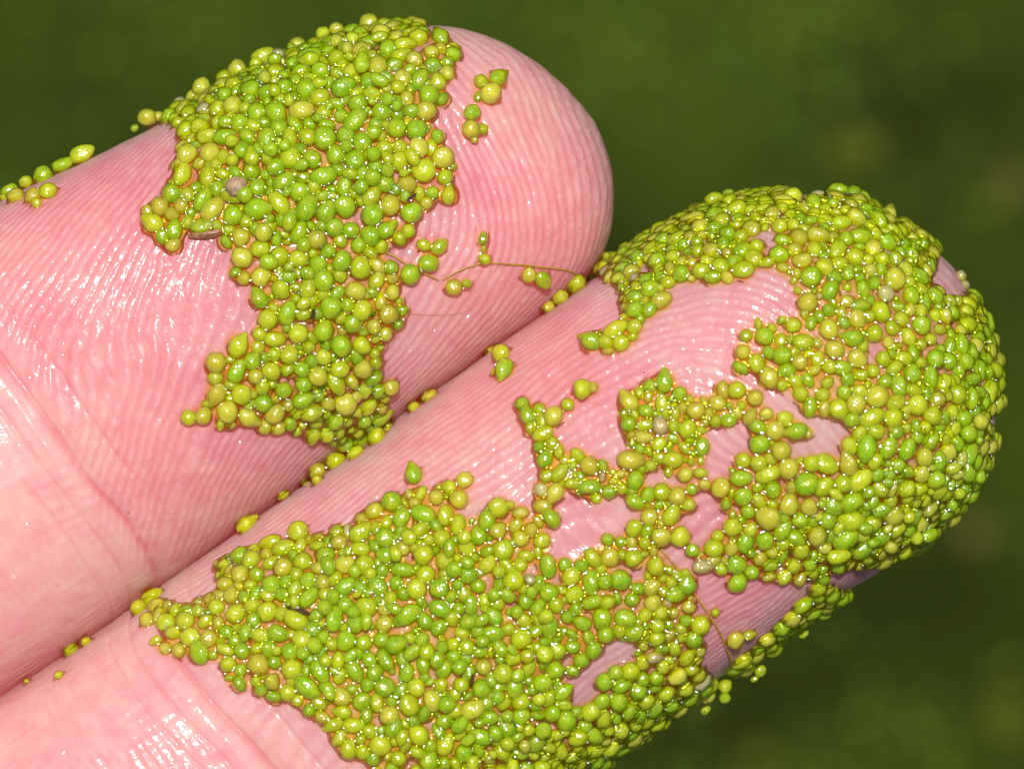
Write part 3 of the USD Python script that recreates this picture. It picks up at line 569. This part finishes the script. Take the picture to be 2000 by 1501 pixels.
for (base, where), members in groups_.items():
    if len(members) == 1:
        grains[members[0]]['label'] = f'{base} {where}'; continue
    xs = [grains[m]['px'] for m in members]; ys = [grains[m]['py'] for m in members]
    horiz = (max(xs) - min(xs)) >= (max(ys) - min(ys))
    members = sorted(members, key=lambda m: grains[m]['px' if horiz else 'py'])
    for q_, m in enumerate(members):
        if q_ == len(members) - 1: word = 'rightmost' if horiz else 'lowest'
        elif q_ == 0: word = 'leftmost' if horiz else 'topmost'
        else: word = (ORD[min(q_, 15)] + 'from left' if horiz else ORD[min(q_, 15)] + 'from top')
        grains[m]['label'] = f'{word} {base} {where}' if 'from' not in word else f'{base}, {word}, {where}'
        if len(grains[m]['label'].split()) > 16: grains[m]['label'] = grains[m]['label'].replace(' with bud', '').replace(' of the ', ' of ')

for i in single:
    w_ = grains[i]['label'].replace(' with bud', '').replace(' of the ', ' of ').replace(' in the ', ' in ')
    if len(grains[i]['label'].replace('-', ' ').split()) > 16: grains[i]['label'] = w_

for i in single:
    g = grains[i]
    foot = g['c'] - g['n'] * 0.6 * g['r']
    t = thing('watermeal_grain', foot)
    v = grain_shape(g, BALL_HI) + (g['c'] - foot)
    obj('frond', (v, BALL_HI[1]), grain_mat, str(t.GetPath()), colors=tone_of(g, BALL_HI[0]), extra={'clear': np.full(len(v), clear_of(g))})
    if g['bud']:
        b = dict(g); b['r'] = g['r'] * (0.42 + 0.12 * g['k'][3])
        vb = grain_shape(b, BALL_LO, True) + (g['c'] - foot) + g['a'] * g['r'] * (1.15 if g['shape'] == 'e' else 1.02)
        b['tone'] = 'y' if g['tone'] == 'g' else g['tone']
        obj('bud', (vb, BALL_LO[1]), grain_mat, str(t.GetPath()), colors=tone_of(b, BALL_LO[0]), extra={'clear': np.full(len(vb), clear_of(b))})
    tag(t, g['label'], 'watermeal grain', 'watermeal grains on the fingers')
vs, fs, cs, ks, base = [], [], [], [], 0
for i, g in enumerate(grains):
    if i in single_set: continue
    v = grain_shape(g, BALL_LO) + g['c']
    vs.append(v); fs.append(BALL_LO[1] + base); cs.append(tone_of(g, BALL_LO[0])); ks.append(np.full(len(v), clear_of(g))); base += len(v)
p_ = obj('watermeal', (np.vstack(vs), np.vstack(fs)), grain_mat, colors=np.vstack(cs), extra={'clear': np.concatenate(ks)})
tag(p_, 'smaller green and yellowish watermeal grains filling the piles between the larger ones', 'watermeal', kind='stuff')

# ------------------------------------------------------------------ water: the film of pond water the grains stand in
film_mat = mat('pond_water_film', {
    'th': ('attribute', {'attribute': 'thick'}),
    'c': ('mix_color', {'a': (1.0, 1.0, 1.0), 'b': (0.98, 0.99, 0.30)}),
    't': ('transparent_bsdf', {}), 'f': ('fresnel', {'IOR': 1.33}), 'g': ('glossy_bsdf', {'roughness': 0.07}), 'm': ('mix_closure', {})},
    [('th.fac', 'c.fac'), ('c.result', 't.color'), ('f.fac', 'm.fac'), ('t.BSDF', 'm.closure1'), ('g.BSDF', 'm.closure2')], surface='m.closure')
base_layer = [g for g in grains if g['layer'] == 0]
bc = np.array([g['c'] for g in base_layer]); br = np.array([g['r'] for g in base_layer])
wide = np.where((HN[:, 2] > -0.3) & (HV[:, 2] > -4) & (HP[:, 0] > -150) & (HP[:, 0] < 2150) & (HP[:, 1] > -80) & (HP[:, 1] < 1650))[0]
dd, ii = cKDTree(bc).query(HV[wide], k=6, distance_upper_bound=1.6)
rr_ = np.append(br, 0)[ii]
hgt = (np.exp(-(np.maximum(np.where(np.isfinite(dd), dd, 9) - 0.85 * rr_, 0) / 0.16) ** 2) * rr_ * 0.74).sum(1)
hgt = 0.46 * np.tanh(hgt / 0.46)
H_all = np.zeros(len(HV)); H_all[wide] = hgt
keep = H_all > 0.015
ff = HF[keep[HF].all(1)]
ids, inv_ = np.unique(ff, return_inverse=True)
tn = HN[ids].copy()
for _ in range(1):
    kk = tree3.query(HV[ids], k=20)[1]; tn = HN[vis[kk]].mean(1)
tn /= np.linalg.norm(tn, axis=1)[:, None]
p_ = obj('water_film', (HV[ids] + tn * H_all[ids][:, None], inv_.reshape(-1, 3)), film_mat, extra={'thick': np.clip((H_all[ids] - 0.05) / 0.22, 0, 1)})
tag(p_, 'clear yellowish film of water wetting the skin around the grains', 'water film', kind='stuff')

# ------------------------------------------------------------------ water: tiny beads held between the grains and on the wet skin
half = SUN + np.array([0, 0, 1.0]); half /= np.linalg.norm(half)
def lens(n=9):
    v = [(0, 0, 1.0)]; f = []
    rings = [(0.5, 0.75), (0.85, 0.28), (1.0, 0.0)]
    for rr, h in rings:
        for k in range(n): v.append((rr * math.cos(2 * math.pi * k / n), rr * math.sin(2 * math.pi * k / n), h))
    for k in range(n): f.append((0, 1 + k, 1 + (k + 1) % n))
    for q_ in range(2):
        a0, b0 = 1 + q_ * n, 1 + (q_ + 1) * n
        for k in range(n):
            k2 = (k + 1) % n
            f += [(a0 + k, b0 + k, b0 + k2), (a0 + k, b0 + k2, a0 + k2)]
    v.append((0, 0, -0.8)); c_ = len(v) - 1; b0 = 1 + 2 * n
    for k in range(n): f.append((c_, b0 + (k + 1) % n, b0 + k))
    return np.array(v), np.array(f)
LV, LF = lens()
cen = np.array([g['c'] for g in grains]); rad = np.array([g['r'] for g in grains])
gt = cKDTree(cen)
vs, fs, base = [], [], 0
pairs = np.array(sorted(gt.query_pairs(1.15)))
dist = np.linalg.norm(cen[pairs[:, 0]] - cen[pairs[:, 1]], axis=1)
ok = dist < (rad[pairs[:, 0]] + rad[pairs[:, 1]]) * 1.12
pairs = pairs[ok]; rng.shuffle(pairs)
def put(p, a, h, nrm):
    global base
    z = nrm / np.linalg.norm(nrm); x = np.cross([0.3, 1, 0.2], z); x /= np.linalg.norm(x); y = np.cross(z, x)
    ex = rng.uniform(0.8, 1.3)
    vs.append((LV * [a * ex, a / ex, h]) @ np.stack([x, y, z]) + p); fs.append(LF + base); base += len(LV)
for a, b in pairs[:4000]:
    w = rad[b] / (rad[a] + rad[b])
    m = cen[a] * w + cen[b] * (1 - w)
    nn = grains[a]['n'] + grains[b]['n']; nn /= np.linalg.norm(nn)
    if nn[2] < 0.35: continue
    side_ = np.cross(nn, cen[b] - cen[a]); side_ /= np.linalg.norm(side_)
    p = m + nn * rng.uniform(0.10, 0.30) + side_ * rng.uniform(-0.18, 0.18)
    s_ = rng.uniform(0.08, 0.14)
    put(p, s_, s_ * 0.15, half * 3 + rng.normal(0, 0.10, 3))
for idx in rng.choice(vis, 420, replace=False):
    if HN[idx, 2] < 0.8: continue
    s_ = rng.uniform(0.05, 0.10)
    put(HV[idx] + half * 0.02, s_, s_ * 0.16, half * 3 + rng.normal(0, 0.15, 3))
p_ = obj('water_droplets', (np.vstack(vs), np.vstack(fs)), water_drop)
tag(p_, 'tiny glinting beads of water between the grains and on the skin', 'water droplets', kind='stuff')

# ------------------------------------------------------------------ debris on the fingers
def tube(points, radius, sides=8):
    pts = np.asarray(points, float); n = len(pts)
    t = np.gradient(pts, axis=0); t /= np.linalg.norm(t, axis=1)[:, None]
    up = np.array([0.1, 0.2, 1.0]); x = np.cross(t, up); x /= np.linalg.norm(x, axis=1)[:, None]; y = np.cross(x, t)
    rr = np.broadcast_to(radius, n)
    ang = np.linspace(0, 2 * np.pi, sides, endpoint=False)
    v = (pts[:, None] + rr[:, None, None] * (np.cos(ang)[None, :, None] * x[:, None] + np.sin(ang)[None, :, None] * y[:, None])).reshape(-1, 3)
    i = (np.arange(n - 1)[:, None] * sides + np.arange(sides)[None]).ravel(); j = (np.arange(n - 1)[:, None] * sides + (np.arange(sides)[None] + 1) % sides).ravel()
    f = np.vstack([np.stack([i, j, i + sides], 1), np.stack([j, j + sides, i + sides], 1)])
    v = np.vstack([v, pts[:1], pts[-1:]]); a = np.arange(sides); b = (a + 1) % sides
    f = np.vstack([f, np.stack([np.full(sides, n * sides), b, a], 1), np.stack([np.full(sides, n * sides + 1), a + (n - 1) * sides, b + (n - 1) * sides], 1)])
    m = trimesh.Trimesh(v, f, process=False)
    return v, (f if m.volume > 0 else f[:, ::-1])
def strand(name, pix, r, m, label, cat, wob=7.0):
    pix = np.array(pix, float)
    k = np.concatenate([[0], np.cumsum(np.hypot(*np.diff(pix, axis=0).T))])
    tt = np.arange(0, k[-1], 5.0)
    px, py = PchipInterpolator(k, pix[:, 0])(tt), PchipInterpolator(k, pix[:, 1])(tt)
    px = px + wob * fb(np.column_stack([tt, tt * 0, tt * 0]), 40, 2, 71); py = py + wob * fb(np.column_stack([tt, tt * 0, tt * 0]), 40, 2, 72)
    pts = []
    for a, b in zip(px, py):
        s, n, off = surface(a, b)
        pts.append(s + n * (r + 0.03))
    pts = np.array(pts)
    ker = np.ones(7) / 7
    for c_ in range(3): pts[:, c_] = np.convolve(np.pad(pts[:, c_], 3, mode='edge'), ker, 'valid')
    pts[:, 2] += 0.05
    rr = r * (0.85 + 0.5 * (fb(np.column_stack([tt, tt * 0, tt * 0]), 22, 2, 73) + 0.3))
    tag(obj(name, tube(pts, rr), m), label, cat)
strand('plant_fibre', [(742, 484), (790, 512), (830, 532), (866, 552)], 0.046, fibre_mat, 'short straight yellow-brown fibre running out of the upper pile', 'fibre')
strand('plant_fibre', [(866, 552), (885, 535), (915, 522), (950, 516), (1000, 518), (1060, 524), (1110, 529), (1140, 543)], 0.040, fibre_mat, 'long curved brown fibre arching across the bare upper fingertip', 'fibre')
strand('plant_fibre', [(1262, 1035), (1290, 1075), (1330, 1120), (1365, 1170), (1395, 1215), (1415, 1255), (1428, 1300)], 0.045, fibre_mat, 'olive fibre running down the bare skin of the lower finger between the two piles', 'fibre')
strand('hair', [(780, 612), (820, 614), (860, 618), (900, 614), (930, 600)], 0.009, hair_mat, 'very fine reddish hair on the bare skin right of the upper pile waist', 'hair')
def blob(name, px, py, L, Wd, Hh, ang, m, label, cat, lift=0.0, rough=0.25):
    s, n, off = surface(px, py)
    u = BALL_HI[0].copy()
    sd = px * 0.37
    v = u * [L, Wd, Hh] * (1 + rough * 2 * (meshkit.fbm(u * 1.9 + sd, 3, 9)[:, None] - 0.5))
    a = np.array([math.cos(math.radians(ang)), math.sin(math.radians(ang)), 0]); a -= n * (a @ n); a /= np.linalg.norm(a)
    b = np.cross(n, a)
    tag(obj(name, (v @ np.stack([a, b, n]) + s + n * (Hh * 0.5 + lift), BALL_HI[1]), m), label, cat)
blob('seed_husk', 400, 457, 0.88, 0.26, 0.20, 8, husk_mat, 'slender brown husk lying on skin under the left lobe of the upper pile', 'husk', 0.05)
blob('sand_grain', 463, 366, 0.52, 0.46, 0.42, 20, sand_mat, 'rough tan grit particle sunk in the upper finger pile', 'grit', 0.35)
blob('bark_sliver', 802, 384, 0.30, 0.08, 0.08, 40, dark_mat, 'short dark brown sliver at the right edge of the upper pile', 'sliver', 0.55)
blob('bark_sliver', 590, 1192, 0.62, 0.12, 0.10, -18, dark_mat, 'long dark sliver among grains on the left of the lower pile', 'sliver', 0.30)
blob('bark_sliver', 918, 1330, 0.32, 0.09, 0.12, 75, dark_mat, 'short upright dark sliver in the lower middle of the lower pile', 'sliver', 0.35)
blob('dark_speck', 615, 615, 0.26, 0.10, 0.10, 80, dark_mat, 'small dark speck between grains at the waist of the upper pile', 'speck', 0.5)
blob('dark_speck', 1262, 487, 0.06, 0.06, 0.06, 0, dark_mat, 'black dot on a pale grain in the band on top of the lower finger', 'speck', 1.0)
blob('dark_speck', 1358, 1337, 0.045, 0.045, 0.045, 0, dark_mat, 'black dot on the pearly grain at the bottom of the lower finger', 'speck', 1.1)
blob('dark_speck', 1253, 740 - 12, 0.035, 0.035, 0.02, 0, dark_mat, 'tiny dark speck on bare skin above the loose net', 'speck', 0.0)
blob('dark_speck', 250, 1004, 0.04, 0.035, 0.02, 0, dark_mat, 'tiny dark speck on bare skin of the upper finger at lower left', 'speck', 0.0)
blob('dark_speck', 1155, 262, 0.05, 0.04, 0.02, 30, dark_mat, 'tiny dark speck near the right edge of the upper fingertip', 'speck', 0.0)

# ------------------------------------------------------------------ the pond below, far out of focus
ZP = -250.0
pond = mat('pond_water', {
    'tc': ('texture_coordinate', {}), 'n': ('noise_texture', {'scale': 30.0, 'detail': 3.0, 'roughness': 0.55}),
    'n2': ('noise_texture', {'scale': 9.0, 'detail': 2.0}),
    'mixn': ('math', {'math_type': 'multiply_add', 'value2': 0.55}), 'sc': ('math', {'math_type': 'multiply', 'value2': 0.45}),
    'r': ('rgb_ramp', {'ramp': [(0.36, (0.011, 0.015, 0.0015)), (0.46, (0.020, 0.031, 0.002)), (0.55, (0.028, 0.045, 0.0026)), (0.66, (0.046, 0.060, 0.005))]}),
    'b': ('bump', {'strength': 0.2, 'distance': 0.001}),
    'p': ('principled_bsdf', {'roughness': 0.6, 'specular_ior_level': 0.02})},
    [('tc.object', 'n.vector'), ('tc.object', 'n2.vector'), ('n2.fac', 'sc.value1'), ('n.fac', 'mixn.value1'), ('sc.value', 'mixn.value3'),
     ('mixn.value', 'r.fac'), ('r.color', 'p.base_color'), ('n.fac', 'b.height'), ('b.normal', 'p.normal')])
gx = 2500.0
p_ = obj('pond', (np.array([(-gx, -gx, ZP), (gx, -gx, ZP), (gx, gx, ZP), (-gx, gx, ZP)]), np.array([(0, 1, 2), (0, 2, 3)])), pond, smooth=False)
tag(p_, kind='structure')
ico = trimesh.creation.icosphere(subdivisions=1)
N = 9000
xy = rng.uniform(-1, 1, (N * 4, 2)) * [170, 130]
dens = meshkit.fbm(np.column_stack([xy / 20.0 + 50, np.zeros(len(xy))]), 3, 4)
xy = xy[rng.random(len(xy)) < np.clip((dens - 0.38) * 3.0, 0.04, 1)][:N]
vs, fs, cs, base = [], [], [], 0
for (x, y) in xy:
    r = rng.uniform(0.25, 0.5)
    vs.append(np.array(ico.vertices) * r * [1.1, 0.95, 0.8] + [x, y, ZP + 0.1]); fs.append(np.array(ico.faces) + base); base += len(ico.vertices)
    c_ = np.array(TONES['g' if rng.random() < .7 else 'y']) * rng.uniform(0.15, 0.45)
    cs.append(np.repeat(c_[None], len(ico.vertices), 0))
mat_float = mat('floating_watermeal', {'tone': ('attribute', {'attribute': 'tone'}), 'p': ('principled_bsdf', {'roughness': 0.6})}, [('tone.color', 'p.base_color')])
p_ = obj('floating_watermeal', (np.vstack(vs), np.vstack(fs)), mat_float, colors=np.vstack(cs))
tag(p_, 'scattered green watermeal floating on the dark pond, out of focus', 'floating watermeal', kind='stuff')
def leaf(px, py, L, Wd, ang, m, label):
    k = (ZC - ZP) / ZC
    c = np.array([(px - 1000) / PPM * k, (750.5 - py) / PPM * k, ZP + 0.6])
    u = BALL_HI[0]
    v = u * [L, Wd, 0.25] * (1 + 0.5 * (meshkit.fbm(u * 1.3 + px, 2, 3)[:, None] - 0.5)) + np.column_stack([0 * u[:, 0], 0 * u[:, 0], 0.4 * (u[:, 0] * 0.8)**2])
    a = math.radians(ang); R_ = np.array([[math.cos(a), math.sin(a), 0], [-math.sin(a), math.cos(a), 0], [0, 0, 1]])
    tag(obj('leaf_fragment', (v @ R_ + c, BALL_HI[1]), m), label, 'leaf fragment')
leaf(1665, 290, 3.0, 1.9, 10, leaf_mat, 'blurred yellow-green leaf fragment on the pond above the lower fingertip')
leaf(1905, 1040, 1.7, 1.5, 60, tan_leaf_mat, 'blurred tan leaf fragment on the pond right of the lower fingertip')
leaf(1965, 1400, 1.8, 2.2, 40, leaf_mat, 'blurred yellow leaf fragment on the pond in the lower right corner')
leaf(1480, 1480, 2.0, 1.2, 20, leaf_mat, 'blurred dull yellow leaf fragment on the pond at the bottom edge')
leaf(1975, 360, 1.3, 1.9, 20, tan_leaf_mat, 'blurred faint tan leaf fragment on the pond at the right edge')
